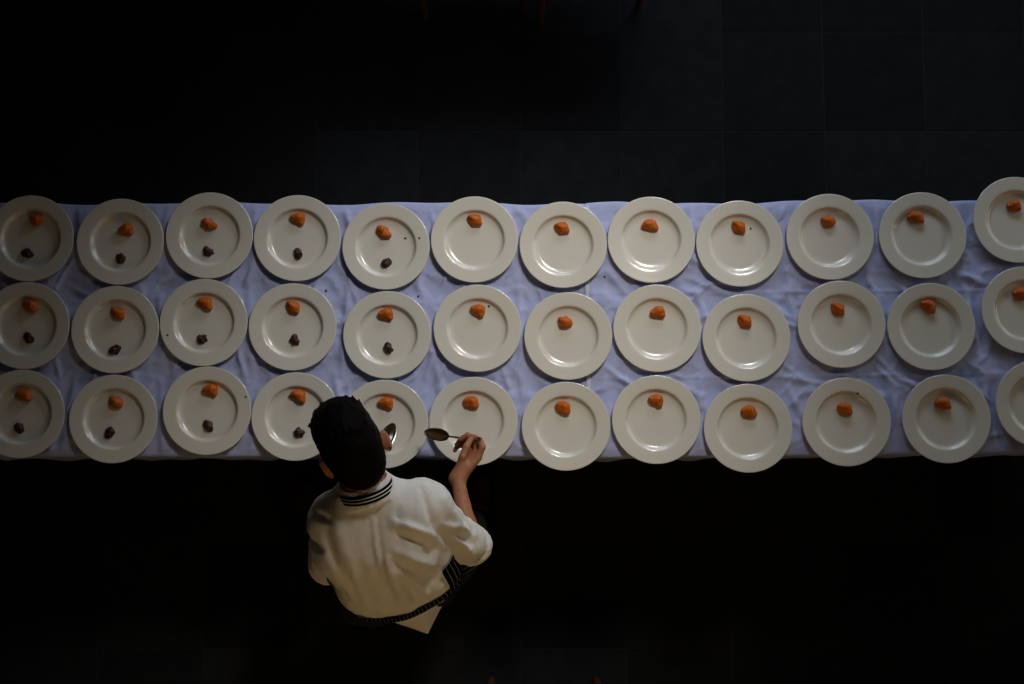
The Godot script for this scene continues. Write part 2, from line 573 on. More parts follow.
func build_lamps() -> void:
	# added flood lamp, out of view; its cone imitates lens vignetting on the table
	var at := Vector3(1.1, 3.7, -2.05)
	var aim := Vector3(-0.02, 0.76, 0.0)
	var d := (aim - at).normalized()
	var bas := Basis(Quaternion(Vector3.UP, d))
	var t := thing("added_floodlight", "added round flood lamp out of view, pooling light on the table middle", "lamp", at)
	part(t, "reflector", lathe([[0.0, -0.22], [0.12, -0.22], [0.26, -0.16], [0.37, -0.04], [0.40, 0.0], [0.39, 0.0], [0.355, -0.03], [0.24, -0.14], [0.0, -0.19]], 36), M.lamp_metal).basis = bas
	var cool := mat(Color(0.9, 0.95, 1.0), 0.4)
	cool.emission_enabled = true
	cool.emission = ADDED_FLOOD_COLOR
	cool.emission_energy_multiplier = 1.0
	part(t, "lens", lathe([[0.0, -0.032], [0.348, -0.032], [0.350, -0.024], [0.0, -0.012]], 36), cool).basis = bas
	part(t, "bracket", tube([-d * 0.2, Vector3(0, 0.15, -0.40), Vector3(0, 0.15, -0.69)], [0.016, 0.016, 0.016]), M.lamp_metal)
	var s := SpotLight3D.new()
	s.name = "added_flood_light"
	t.add_child(s)
	s.look_at_from_position(at + d * 0.38, aim, Vector3.UP)
	s.light_color = ADDED_FLOOD_COLOR
	s.light_energy = ADDED_FLOOD_ENERGY
	s.light_size = 0.36
	s.spot_angle = ADDED_FLOOD_ANGLE
	s.spot_angle_attenuation = 1.0
	s.spot_range = 14.0
	s.spot_attenuation = 2.0
	s.shadow_enabled = true
	# unseen warm lamp behind the chef, placed to light his back
	var wat := Vector3(0.05, 2.1, 1.95)
	var wl := thing("unseen_panel_lamp", "unseen square warm lamp behind the chef, lighting his back", "lamp", wat)
	part(wl, "lamp_frame", chamfer_box(Vector3(0.94, 0.94, 0.05), 0.01), M.lamp_metal, Vector3(0, 0, 0.045))
	var warm := mat(Color(1, 0.9, 0.7), 0.5)
	warm.emission_enabled = true
	warm.emission = WARM_COLOR
	warm.emission_energy_multiplier = 0.8
	part(wl, "lamp_shade", chamfer_box(Vector3(0.9, 0.9, 0.03), 0.008), warm, Vector3(0, 0, 0.017))
	var a := AreaLight3D.new()
	a.name = "unseen_warm_light"
	wl.add_child(a)
	a.area_size = Vector2(0.9, 0.9)
	a.look_at_from_position(wat + Vector3(0, 0, -0.01), wat + Vector3(0, 0, -1), Vector3.UP)
	a.light_color = WARM_COLOR
	a.light_energy = WARM_ENERGY
	a.area_range = 12.0
	a.shadow_enabled = true

# ---------------------------------------------------------------- tables and cloths
var fold_noise := FastNoiseLite.new()
var fine_noise := FastNoiseLite.new()
# crease ridges pressed into the cloth: from, to, height, width
const CREASES := [
	[-1.66, -0.03, -0.46, -0.028, 0.0022, 0.007], [-1.66, 0.205, -0.95, 0.205, 0.0022, 0.006], [-0.46, -0.028, 0.2, -0.02, 0.0015, 0.006],
	[-0.52, -0.43, -0.44, -0.20, 0.008, 0.016], [-0.50, -0.20, -0.52, 0.10, 0.006, 0.014], [-0.54, 0.10, -0.50, 0.30, 0.006, 0.016],
	[-0.28, -0.12, -0.22, 0.14, 0.005, 0.018], [-0.26, 0.16, -0.30, 0.34, 0.006, 0.02], [0.02, -0.20, 0.03, 0.10, 0.004, 0.016],
	[-0.02, -0.43, 0.03, -0.24, 0.005, 0.014], [0.06, 0.13, 0.0, 0.33, 0.005, 0.016], [-1.34, -0.43, -1.30, -0.2, 0.006, 0.018],
	[-1.06, -0.43, -1.09, -0.24, 0.006, 0.016], [-0.79, -0.43, -0.80, -0.2, 0.006, 0.018], [-1.36, -0.18, -1.22, -0.10, 0.005, 0.016],
	[-1.08, -0.14, -1.02, 0.12, 0.005, 0.016], [-0.81, -0.18, -0.79, 0.14, 0.005, 0.018], [-1.33, 0.10, -1.36, 0.33, 0.005, 0.016],
	[-1.07, 0.12, -1.06, 0.33, 0.004, 0.015], [-0.77, 0.14, -0.79, 0.34, 0.004, 0.015]]
const CREASES_RIGHT := [
	[0.29, -0.22, 0.36, -0.14, 0.005, 0.014], [0.30, 0.10, 0.40, 0.145, 0.006, 0.012], [0.28, 0.07, 0.36, 0.13, 0.005, 0.010], [0.33, 0.05, 0.46, 0.11, 0.005, 0.012],
	[0.54, -0.20, 0.66, -0.15, 0.005, 0.012], [0.56, -0.16, 0.62, -0.02, 0.005, 0.013], [0.84, -0.16, 0.90, 0.02, 0.005, 0.015], [0.80, 0.10, 0.96, 0.13, 0.005, 0.013],
	[0.83, 0.12, 0.92, 0.30, 0.005, 0.016], [1.10, -0.18, 1.16, 0.08, 0.005, 0.016], [1.12, -0.44, 1.13, -0.24, 0.005, 0.015], [1.14, 0.10, 1.20, 0.33, 0.005, 0.016],
	[1.36, -0.22, 1.45, -0.18, 0.005, 0.013], [1.38, -0.20, 1.43, 0.05, 0.006, 0.018], [1.42, 0.04, 1.47, 0.33, 0.006, 0.018], [0.83, -0.44, 0.84, -0.22, 0.005, 0.014],
	[0.55, -0.44, 0.56, -0.2, 0.005, 0.014], [0.57, 0.1, 0.575, 0.33, 0.004, 0.014], [0.24, -0.15, 1.9, -0.165, 0.0018, 0.006], [0.24, 0.11, 1.9, 0.09, 0.0018, 0.006]]

func cloth_height(x: float, z: float, creases: Array) -> float:
	var h := 0.0
	var n := fold_noise.get_noise_2d(x, z)
	h += maxf(0.0060 * (1.0 - absf(n) * 2.6), 0.0) + 0.0006
	h += 0.0011 * fine_noise.get_noise_2d(x, z)
	for c in creases:
		if x < minf(c[0], c[2]) - 0.05 or x > maxf(c[0], c[2]) + 0.05 or z < minf(c[1], c[3]) - 0.05 or z > maxf(c[1], c[3]) + 0.05: continue
		var ax: float = c[0]
		var az: float = c[1]
		var dx: float = c[2] - ax
		var dz: float = c[3] - az
		var t := clampf(((x - ax) * dx + (z - az) * dz) / (dx * dx + dz * dz), 0.0, 1.0)
		var q: float = Vector2(x - ax - dx * t, z - az - dz * t).length_squared() / (c[5] * c[5] * 0.5)
		if q < 9.0: h += 1.5 * c[4] * exp(-q) * (0.35 + 0.65 * sin(PI * clampf(t, 0.06, 0.94)))
	# the plates press the cloth flat
	for row in [FAR_ROW, MID_ROW, NEAR_ROW]:
		for p in row:
			var r: float = Vector2(x - p[0], z - p[1]).length()
			if r < 0.112: h *= smoothstep(0.080, 0.112, r)
	return h

func cloth_mesh(x0: float, x1: float, z0: float, z1: float, skew: float, left_end: bool, right_end: bool, y: float, drop: float, creases: Array, ph: float) -> ArrayMesh:
	var step := 0.0055
	var xs := []
	var zs := []
	var lo := x0 - (drop if left_end else 0.0)
	var hi := x1 + (drop if right_end else 0.0)
	var a := lo
	while a < hi:
		xs.append(a)
		a += step if a > x0 - 0.05 and a < x1 + 0.05 else 0.02
	xs.append(hi)
	a = z0 - drop
	while a < z1 + drop:
		zs.append(a)
		a += step if a > z0 - 0.05 and a < z1 + 0.05 else 0.02
	zs.append(z1 + drop)
	var v := PackedVector3Array()
	var idx := PackedInt32Array()
	var w := xs.size()
	for b in zs:
		for q in xs:
			var cx := clampf(q, x0, x1)
			var cz := clampf(b, z0, z1)
			var o := Vector2(q - cx, b - cz)
			var l := o.length()
			var sk := skew * (cx - x0)
			# a soft scallop where folds run over the edge
			var wav := 0.003 * sin(cx * 9.0 + ph) + 0.002 * sin(cx * 23.0 + ph * 2.0)
			if l < 1e-5:
				var h := cloth_height(cx, cz + sk, creases) * minf(1.0, minf(cz - z0, z1 - cz) / 0.02 + 0.35)
				v.append(Vector3(cx, y + h, cz + sk + wav * (1.5 if cz < 0 else -0.2) * absf(cz) * 2.0))
			else:
				var dir := o / l
				var bend := 0.012
				var ang := minf(l / bend, PI / 2)
				var out := bend * sin(ang)
				var down := bend * (1.0 - cos(ang)) + maxf(0.0, l - bend * PI / 2)
				var f := clampf(down / drop, 0.0, 1.0)
				var along := cx * absf(dir.y) + cz * absf(dir.x)
				out += f * f * (0.004 * sin(along * 21.0 + ph) + 0.003 * sin(along * 47.0 + ph * 3.0))
				var h0 := cloth_height(cx, cz + sk, creases) * 0.35 * (1.0 - f)
				v.append(Vector3(cx + dir.x * out, y + h0 - down, cz + dir.y * out + sk + wav * (1.5 if cz < 0 else -0.2) * absf(cz) * 2.0))
	for j in zs.size() - 1:
		for i in w - 1:
			var p := j * w + i
			idx.append_array([p, p + 1, p + w, p + 1, p + w + 1, p + w])
	return commit(v, idx)

func build_tables() -> void:
	fold_noise.seed = 3
	fold_noise.frequency = 5.5
	fold_noise.fractal_octaves = 2
	fold_noise.domain_warp_enabled = true
	fold_noise.domain_warp_amplitude = 0.08
	fold_noise.domain_warp_frequency = 4.0
	fine_noise.seed = 9
	fine_noise.frequency = 17.0
	# short sharp wrinkles where the cloth was tugged straight
	var wr := RandomNumberGenerator.new()
	wr.seed = 77
	var left_creases := CREASES.duplicate()
	var right_creases := CREASES_RIGHT.duplicate()
	for k in 170:
		var x := wr.randf_range(-1.62, 2.0)
		var z := wr.randf_range(-0.41, 0.33)
		var turn := wr.randf_range(0.25, 1.0) if x > 0.23 else wr.randf_range(1.0, 2.1)
		var l := wr.randf_range(0.04, 0.13)
		var c := [x, z, x + cos(turn) * l, z + sin(turn) * l, wr.randf_range(0.0028, 0.0055), wr.randf_range(0.007, 0.012)]
		if x > 0.23: right_creases.append(c)
		else: left_creases.append(c)
	for k in 2:
		var c := Vector3([-0.715, 1.165][k], 0, [-0.042, -0.05][k])
		var w: float = [1.84, 1.80][k]
		var t := thing("banquet_table", ["folding banquet table under the cloth where the chef works", "folding banquet table under the cloth past the seam"][k], "table", c, 0.0, "banquet tables pushed end to end")
		part(t, "tabletop", chamfer_box(Vector3(w, 0.03, 0.755), 0.004), M.table_wood, Vector3(0, 0.742, 0))
		for sx in [-1, 1]:
			for sz in [-1, 1]:
				part(t, "leg", tube([Vector3(sx * (w * 0.5 - 0.2), 0.0, sz * 0.3), Vector3(sx * (w * 0.5 - 0.2), 0.727, sz * 0.3)], [0.014, 0.014]), M.table_steel)
			part(t, "leg_brace", tube([Vector3(sx * (w * 0.5 - 0.2), 0.2, -0.29), Vector3(sx * (w * 0.5 - 0.2), 0.2, 0.29)], [0.009, 0.009]), M.table_steel)
	single("tablecloth", cloth_mesh(-1.65, 0.245, -0.424, 0.338, 0.0, true, false, 0.7595, 0.34, left_creases, 0.4), M.cloth, "creased lavender-white tablecloth running under the plates by the chef", "tablecloth", Vector3.ZERO, 0.0, "white tablecloths")
	var rc := single("tablecloth", cloth_mesh(0.228, 2.07, -0.422, 0.341, -0.0095, false, true, 0.7612, 0.34, right_creases, 1.9), M.cloth, "wrinkled lavender-white tablecloth past the seam, away from the chef", "tablecloth", Vector3.ZERO, 0.0, "white tablecloths")
	# stitched hem that lies over the other cloth
	var hem_line := []
	var hem_r := []
	for k in 61:
		var z := lerpf(-0.424, 0.343, k / 60.0)
		var x := 0.2312 + 0.0012 * sin(z * 14.0)
		hem_line.append(Vector3(x, 0.7616 + cloth_height(x, z, right_creases) * minf(1.0, minf(z + 0.424, 0.343 - z) / 0.02 + 0.35), z))
		hem_r.append(0.0013)
	part(rc, "hem", tube(hem_line, hem_r, 5.0, Vector3.UP, 12), M.hem)

# ---------------------------------------------------------------- plates and food
func quenelle(seed_: int, length: float, width: float, height: float, hook: float) -> ArrayMesh:
	# scooped three-sided oval with pointed ends and a ridge along the top
	var n := FastNoiseLite.new()
	n.seed = seed_
	n.frequency = 38.0
	var v := PackedVector3Array()
	var idx := PackedInt32Array()
	var rings := 22
	var seg := 22
	for i in rings + 1:
		var u := float(i) / rings
		var r := pow(maxf(sin(PI * (0.02 + 0.96 * u)), 0.0), 0.62)
		var cx := (u - 0.5) * length
		var cz := hook * (u - 0.5) * (u - 0.5) * 4.0 - hook * 0.5
		for s in seg:
			var a := TAU * s / seg + (u - 0.5) * 0.7
			# rounded triangle with its apex up
			var tri := 1.0 + 0.13 * cos(3.0 * (a - PI / 2)) - 0.22 * exp(-pow((TAU * s / seg - 0.95 - 0.5 * u) / 0.28, 2.0))
			var p := Vector3(cx, sin(a) * tri * height * 0.62 * r + height * 0.42, cos(a) * tri * width * 0.5 * r + cz)
			p += (p - Vector3(cx, height * 0.4, cz)).normalized() * n.get_noise_3dv(p) * 0.0055
			p.y = maxf(p.y, 0.0)
			v.append(p)
	for i in rings:
		for s in seg:
			var a := i * seg + s
			var b := i * seg + (s + 1) % seg
			idx.append_array([a, a + seg, b, b, a + seg, b + seg])
	return commit(v, idx)

func dollop(seed_: int, rx: float, rz: float, height: float, tail: float) -> ArrayMesh:
	# lumpy spooned blob, drawn out at one end where the spoon left it
	var n := FastNoiseLite.new()
	n.seed = seed_
	n.frequency = 60.0
	n.fractal_octaves = 2
	var v := PackedVector3Array()
	var idx := PackedInt32Array()
	var rings := 14
	var seg := 26
	for i in rings + 1:
		var e := PI * 0.5 * i / rings
		for s in seg:
			var a := TAU * s / seg
			var d := Vector3(cos(a) * cos(e), sin(e), sin(a) * cos(e))
			var stretch := 1.0 + tail * pow(maxf(0.0, cos(a - 2.5)), 6.0)
			var p := Vector3(d.x * rx * stretch, d.y * height, d.z * rz * stretch)
			p += Vector3(d.x, d.y * 0.6, d.z) * n.get_noise_3dv(p) * 0.0055
			p.y = maxf(p.y, 0.0)
			if i == 0: p.y = 0.0
			v.append(p)
	for i in rings:
		for s in seg:
			var a := i * seg + s
			var b := i * seg + (s + 1) % seg
			idx.append_array([a, a + seg, b, b, a + seg, b + seg])
	return commit(v, idx)

func column_words(c: int) -> String:
	var ord := ["first", "second", "third", "fourth", "fifth", "sixth"]
	if c == 6: return "straddling the cloth seam"
	if c > 6: return ord[c - 7] + " past the seam"
	return ord[5 - c] + " from seam on chef's cloth"

func build_plates_and_food() -> void:
	var prof := [[0.0, 0.0022], [0.070, 0.0022], [0.0725, 0.0], [0.0765, 0.0], [0.079, 0.0030], [0.088, 0.0105], [0.096, 0.0155], [0.128, 0.0195], [0.1328, 0.0208], [0.1340, 0.0222], [0.1336, 0.0236], [0.1318, 0.0240],
		[0.128, 0.0235], [0.115, 0.0222], [0.100, 0.0209], [0.0950, 0.0202], [0.0928, 0.0194], [0.0912, 0.0178], [0.0898, 0.0154], [0.0884, 0.0128], [0.0868, 0.0104], [0.0846, 0.0084], [0.0815, 0.0070], [0.0770, 0.0061], [0.0700, 0.0057], [0.035, 0.0055], [0.0, 0.0055]]
	var plate_mesh := lathe(prof, 96)
	var oranges := []
	var browns := []
	for k in 6:
		oranges.append(quenelle(50 + k, 0.051 + 0.003 * sin(k * 2.1), 0.037 + 0.002 * cos(k * 3.3), 0.020, [0.004, -0.002, 0.007, 0.001, 0.009, -0.003][k]))
		browns.append(dollop(70 + k, 0.0135 + 0.0015 * sin(k * 1.7), 0.0165 + 0.002 * cos(k * 2.3), 0.013, [0.0, 0.25, 0.6, 0.1, 0.4, 0.0][k]))
	var rows := [FAR_ROW, MID_ROW, NEAR_ROW]
	var orange_at := [FAR_ORANGE, MID_ORANGE, NEAR_ORANGE]
	for r in 3:
		for c in 12:
			var p: Array = rows[r][c]
			var where: String = ROWS[r] + ", " + column_words(c)
			var has_brown: bool = c < BROWN[r].size()
			var what := "white plate, orange quenelle and brown dollop, " if has_brown else "white plate, orange quenelle only, "
			var lift := 0.0022 if c == 6 else 0.0 # this column stands on the overlapping hem
			single("dinner_plate", plate_mesh, M.plate, what + where, "plate", Vector3(p[0], PLATE_Y + lift, p[1]), rng.randf() * TAU, "dinner plates laid out in three rows")
			var q: Array = orange_at[r][c]
			var y := PLATE_Y + 0.0056 + lift
			# keep the spoonful on the flat of the plate
			var off := Vector2(q[0] - p[0], q[1] - p[1])
			off = off.limit_length(0.062)
			single("orange_quenelle", oranges[rng.randi() % 6], M.orange, "orange puree quenelle, " + where, "food", Vector3(p[0] + off.x, y, p[1] + off.y), -0.45 + rng.randf_range(-0.35, 0.35), "orange quenelles on the plates")
			if has_brown:
				var b: Array = BROWN[r][c]
				var ob := Vector2(b[0] - p[0], b[1] - p[1]).limit_length(0.062)
				single("brown_dollop", browns[(r * 5 + c) % 6], M.brown, "dark brown sauce dollop, " + where, "food", Vector3(p[0] + ob.x, y, p[1] + ob.y), rng.randf() * TAU, "brown dollops on the plates")
	var crumbs := [[-0.329, PLATE_Y + 0.0056, -0.323, "tiny brown crumb in the well of a far row plate with brown dollop"],
		[-0.285, PLATE_Y + 0.0195, -0.319, "tiny brown crumb on the rim of a far row plate, beside the other crumb"],
		[-0.070, PLATE_Y + 0.0056, -0.110, "brown crumb beside the quenelle on a middle row plate near seam"],
		[-1.047, PLATE_Y + 0.0205, -0.021, "brown crumb on the rim of a middle row plate with brown dollop"],
		[-0.288, 0.762, -0.144, "brown crumb on the cloth between far and middle row plates"],
		[-0.351, 0.762, 0.114, "brown crumb on the cloth just ahead of the chef's head"],
		[-0.571, 0.762, -0.159, "dark crumb on the cloth beside a creased fold"],
		[-0.805, PLATE_Y + 0.0215, 0.168, "dark crumb on the rim of a plate in the chef's row"],
		[1.048, PLATE_Y + 0.0193, 0.156, "orange-brown crumb on the rim of a plate past the seam"],
		[0.735, PLATE_Y + 0.0056, -0.354, "brown crumb beside the quenelle on a far row plate past seam"],
		[0.283, 0.764, -0.203, "dark crumb on the cloth just past the seam"]]
	var cm := dollop(91, 0.0034, 0.0028, 0.0032, 0.0)
	for k in crumbs.size():
		var c: Array = crumbs[k]
		single("food_crumb", cm, M.crumb, c[3], "crumb", Vector3(c[0], c[1], c[2]), k * 1.3, "spilled crumbs")

# ---------------------------------------------------------------- the chef
const BASE := Vector3(-0.42, 0, 0.60)
var torso: Field

func spoon(called: String, label: String, pts: Array, up: Vector3, filling: Material) -> void:
	# pts: handle end, grip, neck, bowl start, tip
	var at: Vector3 = pts[0]
	var t := thing(called, label, "spoon", at, 0.0, "chef's spoons")
	var loc := []
	for p in pts: loc.append(p - at)
	var cur := Curve3D.new()
	cur.add_point(loc[0], Vector3.ZERO, (loc[1] - loc[0]) * 0.4)
	cur.add_point(loc[1], (loc[0] - loc[2]) * 0.2, (loc[2] - loc[0]) * 0.2)
	cur.add_point(loc[2], (loc[1] - loc[3]) * 0.25, (loc[3] - loc[1]) * 0.25)
	cur.add_point(loc[3])
	var line := []
	var rad := []
	for k in 17:
		var f := k / 16.0
		line.append(cur.sample_baked(f * cur.get_baked_length()))
		rad.append(lerpf(0.0068, 0.0028, smoothstep(0.0, 0.6, f)) * (0.6 if k == 0 else 1.0))
	var dirv: Vector3 = (loc[4] - loc[3]).normalized()
	var side := dirv.cross(up).normalized()
	part(t, "handle", tube(line, rad, 0.38, side, 12), M.steel)
	# bowl: a thick egg-shaped dish
	var nrm := side.cross(dirv).normalized()
	var v := PackedVector3Array()
	var idx := PackedInt32Array()
	var length: float = (loc[4] - loc[3]).length()
	var rings := 8
	var seg := 28
	for shell in 2:
		for i in rings + 1:
			var q := float(i) / rings
			for s in seg:
				var a := TAU * s / seg
				var lx := cos(a) * q
				var egg := 1.0 - 0.12 * lx
				var depth := -0.0085 * (1.0 - q * q) - 0.0012 * shell
				v.append(loc[3] + dirv * (length * (0.5 + 0.5 * lx)) + side * (sin(a) * q * egg * length * 0.25) + nrm * depth)
	var half := (rings + 1) * seg
	for i in rings:
		for s in seg:
			var a := i * seg + s
			var b := i * seg + (s + 1) % seg
			idx.append_array([a, b, a + seg, b, b + seg, a + seg])
			idx.append_array([half + a, half + a + seg, half + b, half + b, half + a + seg, half + b + seg])
	for s in seg:
		var a := rings * seg + s
		var b := rings * seg + (s + 1) % seg
		idx.append_array([a, b, half + a, b, half + b, half + a])
	part(t, "bowl", commit(v, idx), M.steel)
	var sv := PackedVector3Array()
	var si := PackedInt32Array()
	for i in rings + 1:
		var q := 0.82 * i / rings
		for s in seg:
			var a := TAU * s / seg
			var lx := cos(a) * q
			var wob := 1.0 + 0.12 * sin(a * 3.0 + 1.0)
			var depth := -0.0085 * (1.0 - q * q * wob * wob) + 0.0016 * (1.0 - pow(q / 0.82, 4.0)) + 0.0001
			sv.append(loc[3] + dirv * (length * (0.5 + 0.5 * lx * wob)) + side * (sin(a) * q * wob * length * 0.235) + nrm * depth)
	for i in rings:
		for s in seg:
			var a := i * seg + s
			var b := i * seg + (s + 1) % seg
			si.append_array([a, b, a + seg, b, b + seg, a + seg])
	part(t, "sauce", commit(sv, si), filling)

func fit(center: Vector3, dir: Vector3, f: Field) -> float:
	# distance from center along dir to where the clothed torso ends
	var r := 0.02
	var last := 0.02
	var edge := 0.02
	while r < 0.26:
		var e := f.at(center + dir * r)
		if e < 0.0:
			last = r
			edge = r - e
		elif r - last > 0.03: break
		r += 0.004
	return edge

func band(center: Vector3, ax: Vector3, right: Vector3, f: Field, a0: float, a1: float, width: float, lift: float, seg: int, sag := 0.0) -> ArrayMesh:
	# strip of cloth laid round the torso; angle 0 is the right side, 90 degrees the back
	var back := right.cross(ax).normalized()
	var v := PackedVector3Array()
	var uv := PackedVector2Array()
	var idx := PackedInt32Array()
	for i in seg + 1:
		var a := lerpf(a0, a1, float(i) / seg)
		var dir := right * cos(a) + back * sin(a)
		var c := center + ax * (sag * cos(a))
		for j in 5:
			var h := (j / 4.0 - 0.5) * width
			var cc := c + ax * h
			var bulge := lift if j > 0 and j < 4 else lift - 0.006
			v.append(cc + dir * (fit(cc, dir, f) + bulge) - BASE)
			uv.append(Vector2(i * 0.25, j * 0.25))
	for i in seg:
		for j in 4:
			var p := i * 5 + j
			idx.append_array([p, p + 5, p + 1, p + 1, p + 5, p + 6])
	return commit(v, idx, uv)

func ring(center: Vector3, ax: Vector3, right: Vector3, r0: float, r1: float, width: float) -> ArrayMesh:
	# flat loop of webbing lying round the collar, r0 at its lower edge and r1 at its upper edge
	var u := (right - ax * right.dot(ax)).normalized()
	var w := u.cross(ax).normalized()
	var v := PackedVector3Array()
	var idx := PackedInt32Array()
	var seg := 48
	for i in seg + 1:
		var a := lerpf(-0.9, PI + 0.9, float(i) / seg)
		var dir := u * cos(a) + w * sin(a)
		for q in [[r0 - 0.003, -0.5], [r0, -0.5], [(r0 + r1) * 0.5 + 0.001, 0.0], [r1, 0.5], [r1 - 0.003, 0.5]]:
			v.append(center + dir * q[0] + ax * (q[1] * width) - BASE)
	for i in seg:
		for j in 4:
			var p := i * 5 + j
			idx.append_array([p, p + 5, p + 1, p + 1, p + 5, p + 6])
	return commit(v, idx)

func build_chef() -> void:
	var chef := thing("person", "chef in white jacket and striped apron bending over the plates with two spoons", "person", BASE)
	var right := Vector3(0.97, 0, -0.24).normalized()
	# ---- skeleton
	var hip := Vector3(-0.335, 0.93, 0.70)
	var wb := Vector3(-0.315, 1.00, 0.695)
	var chest := Vector3(-0.352, 1.20, 0.56)
	var neck := Vector3(-0.380, 1.318, 0.437)
	var sh_r := Vector3(-0.228, 1.255, 0.482)
	var sh_l := Vector3(-0.468, 1.245, 0.524)
	var el_r := Vector3(-0.118, 1.045, 0.602)
	var el_l := Vector3(-0.515, 1.03, 0.655)
	var wr_r := Vector3(-0.157, 0.925, 0.415)
	var wr_l := Vector3(-0.460, 0.955, 0.432)
	var hip_r := hip + right * 0.09 - Vector3(0, 0.02, 0)
	var hip_l := hip - right * 0.09 - Vector3(0, 0.02, 0)
	var kn_r := Vector3(-0.165, 0.50, 0.575)
	var kn_l := Vector3(-0.585, 0.50, 0.60)
	var an_r := Vector3(-0.115, 0.09, 0.595)
	var an_l := Vector3(-0.705, 0.09, 0.635)
	# ---- head axes: right, up (crown), face
	var e3 := Vector3(0.906, 0, -0.423)
	var e1 := Vector3(-0.353, 0.54, -0.756).normalized()
	var e2 := -e3.cross(e1).normalized()
	var hb := Basis(e3, e1, e2)
	var ear := Vector3(-0.402, 1.372, 0.345)
	var hp := func(x: float, y: float, z: float) -> Vector3: return ear + hb * Vector3(x, y, z)

	# ---- body: one skin surface (trunk and limbs, head, two hands)
	var body := Field.new(Vector3(-0.85, 0.0, 0.28), Vector3(0.05, 1.45, 0.92), 0.012)
	for s in [-1, 1]:
		body.capsule(wb + right * 0.05 * s, chest + right * 0.07 * s, 0.068, 0.076)
	body.capsule(hip - right * 0.06, hip + right * 0.06, 0.098, 0.098)
	body.capsule(chest, neck, 0.07, 0.048)
	body.capsule(neck, hp.call(0, -0.02, -0.02), 0.054, 0.052)
	for a in [[sh_r, el_r, wr_r, hip_r, kn_r, an_r], [sh_l, el_l, wr_l, hip_l, kn_l, an_l]]:
		body.capsule(chest, a[0], 0.06, 0.046)
		body.capsule(a[0], a[1], 0.044, 0.034)
		body.capsule(a[1], a[1].lerp(a[2], 0.3), 0.031, 0.030, 0.015)
		body.capsule(a[1].lerp(a[2], 0.3), a[2], 0.030, 0.0185, 0.015)
		body.capsule(a[3], a[4], 0.085, 0.055)
		body.capsule(a[4], a[5], 0.052, 0.036)
		body.capsule(a[5], a[5] + Vector3(0, -0.045, -0.13), 0.035, 0.028)
	var head := Field.new(ear - Vector3(0.16, 0.19, 0.19), ear + Vector3(0.16, 0.16, 0.19), 0.0045)
	head.ellipsoid(hp.call(0, 0.035, -0.012), hb, Vector3(0.074, 0.090, 0.094), 0.02)
	head.ellipsoid(hp.call(0, -0.045, 0.036), hb, Vector3(0.058, 0.072, 0.062), 0.04)
	head.capsule(hp.call(-0.012, -0.100, 0.066), hp.call(0.012, -0.100, 0.066), 0.020, 0.020, 0.03)
	head.capsule(hp.call(0, 0.012, 0.088), hp.call(0, -0.026, 0.110), 0.008, 0.012, 0.012)
	head.capsule(hp.call(-0.012, -0.030, 0.098), hp.call(0.012, -0.030, 0.098), 0.008, 0.008, 0.008)
	head.capsule(hp.call(-0.034, 0.028, 0.080), hp.call(0.034, 0.028, 0.080), 0.012, 0.012, 0.015)
	head.capsule(hp.call(-0.020, -0.058, 0.090), hp.call(0.020, -0.058, 0.090), 0.006, 0.006, 0.006)
	head.capsule(hp.call(-0.017, -0.068, 0.089), hp.call(0.017, -0.068, 0.089), 0.006, 0.006, 0.006)
	for s in [-1, 1]:
		var ebas := Basis(hb * Vector3(cos(0.45), 0, -sin(0.45) * s) * 1.0, hb.y, (hb * Vector3(sin(0.45) * s, 0, cos(0.45))))
		head.ellipsoid(hp.call(0.084 * s, -0.002, -0.012), ebas, Vector3(0.008, 0.033, 0.020), 0.008)
		head.capsule(hp.call(0.090 * s, 0.022, -0.016), hp.call(0.089 * s, -0.012, -0.026), 0.005, 0.004, 0.004)
		head.capsule(hp.call(0.045 * s, -0.01, 0.074), hp.call(0.05 * s, -0.03, 0.06), 0.016, 0.012, 0.02)
	head.capsule(hp.call(0, -0.01, -0.03), neck.lerp(hp.call(0, 0, 0), 0.3), 0.054, 0.053, 0.03)

	# right hand: thumb and forefinger pinch the spoon, the other fingers curl under it
	var hr := Field.new(Vector3(-0.20, 0.83, 0.26), Vector3(-0.05, 0.97, 0.46), 0.003)
	var rk := [Vector3(-0.099, 0.922, 0.352), Vector3(-0.104, 0.905, 0.338), Vector3(-0.116, 0.888, 0.334), Vector3(-0.131, 0.873, 0.338)]
	hr.capsule(el_r.lerp(wr_r, 0.8), wr_r, 0.0215, 0.0185, 0.01)
	for k in rk:
		hr.capsule(wr_r + (k - rk[1]) * 0.25, k, 0.016, 0.0122, 0.016)
	hr.capsule(wr_r, Vector3(-0.146, 0.928, 0.372), 0.017, 0.0155, 0.016)
	var chains := [
		[rk[0], Vector3(-0.086, 0.927, 0.322), Vector3(-0.094, 0.920, 0.302), Vector3(-0.110, 0.911, 0.292), 0.0098],
		[rk[1], Vector3(-0.103, 0.905, 0.300), Vector3(-0.130, 0.896, 0.288), Vector3(-0.152, 0.889, 0.299), 0.0100],
		[rk[2], Vector3(-0.121, 0.880, 0.302), Vector3(-0.146, 0.873, 0.297), Vector3(-0.163, 0.869, 0.314), 0.0094],
		[rk[3], Vector3(-0.141, 0.862, 0.315), Vector3(-0.160, 0.857, 0.316), Vector3(-0.169, 0.858, 0.331), 0.0083],
		[Vector3(-0.150, 0.927, 0.378), Vector3(-0.143, 0.938, 0.350), Vector3(-0.132, 0.934, 0.322), Vector3(-0.121, 0.918, 0.300), 0.0112]]
	for c in chains:
		for i in 3:
			var r: float = c[4]
			hr.capsule(c[i], c[i + 1], r * [1.12, 1.0, 0.92][i], r * [1.0, 0.92, 0.78][i], 0.004)
	# left hand, mostly beneath the head, closed round the other spoon
	var hl := Field.new(Vector3(-0.52, 0.83, 0.27), Vector3(-0.35, 1.01, 0.49), 0.003)
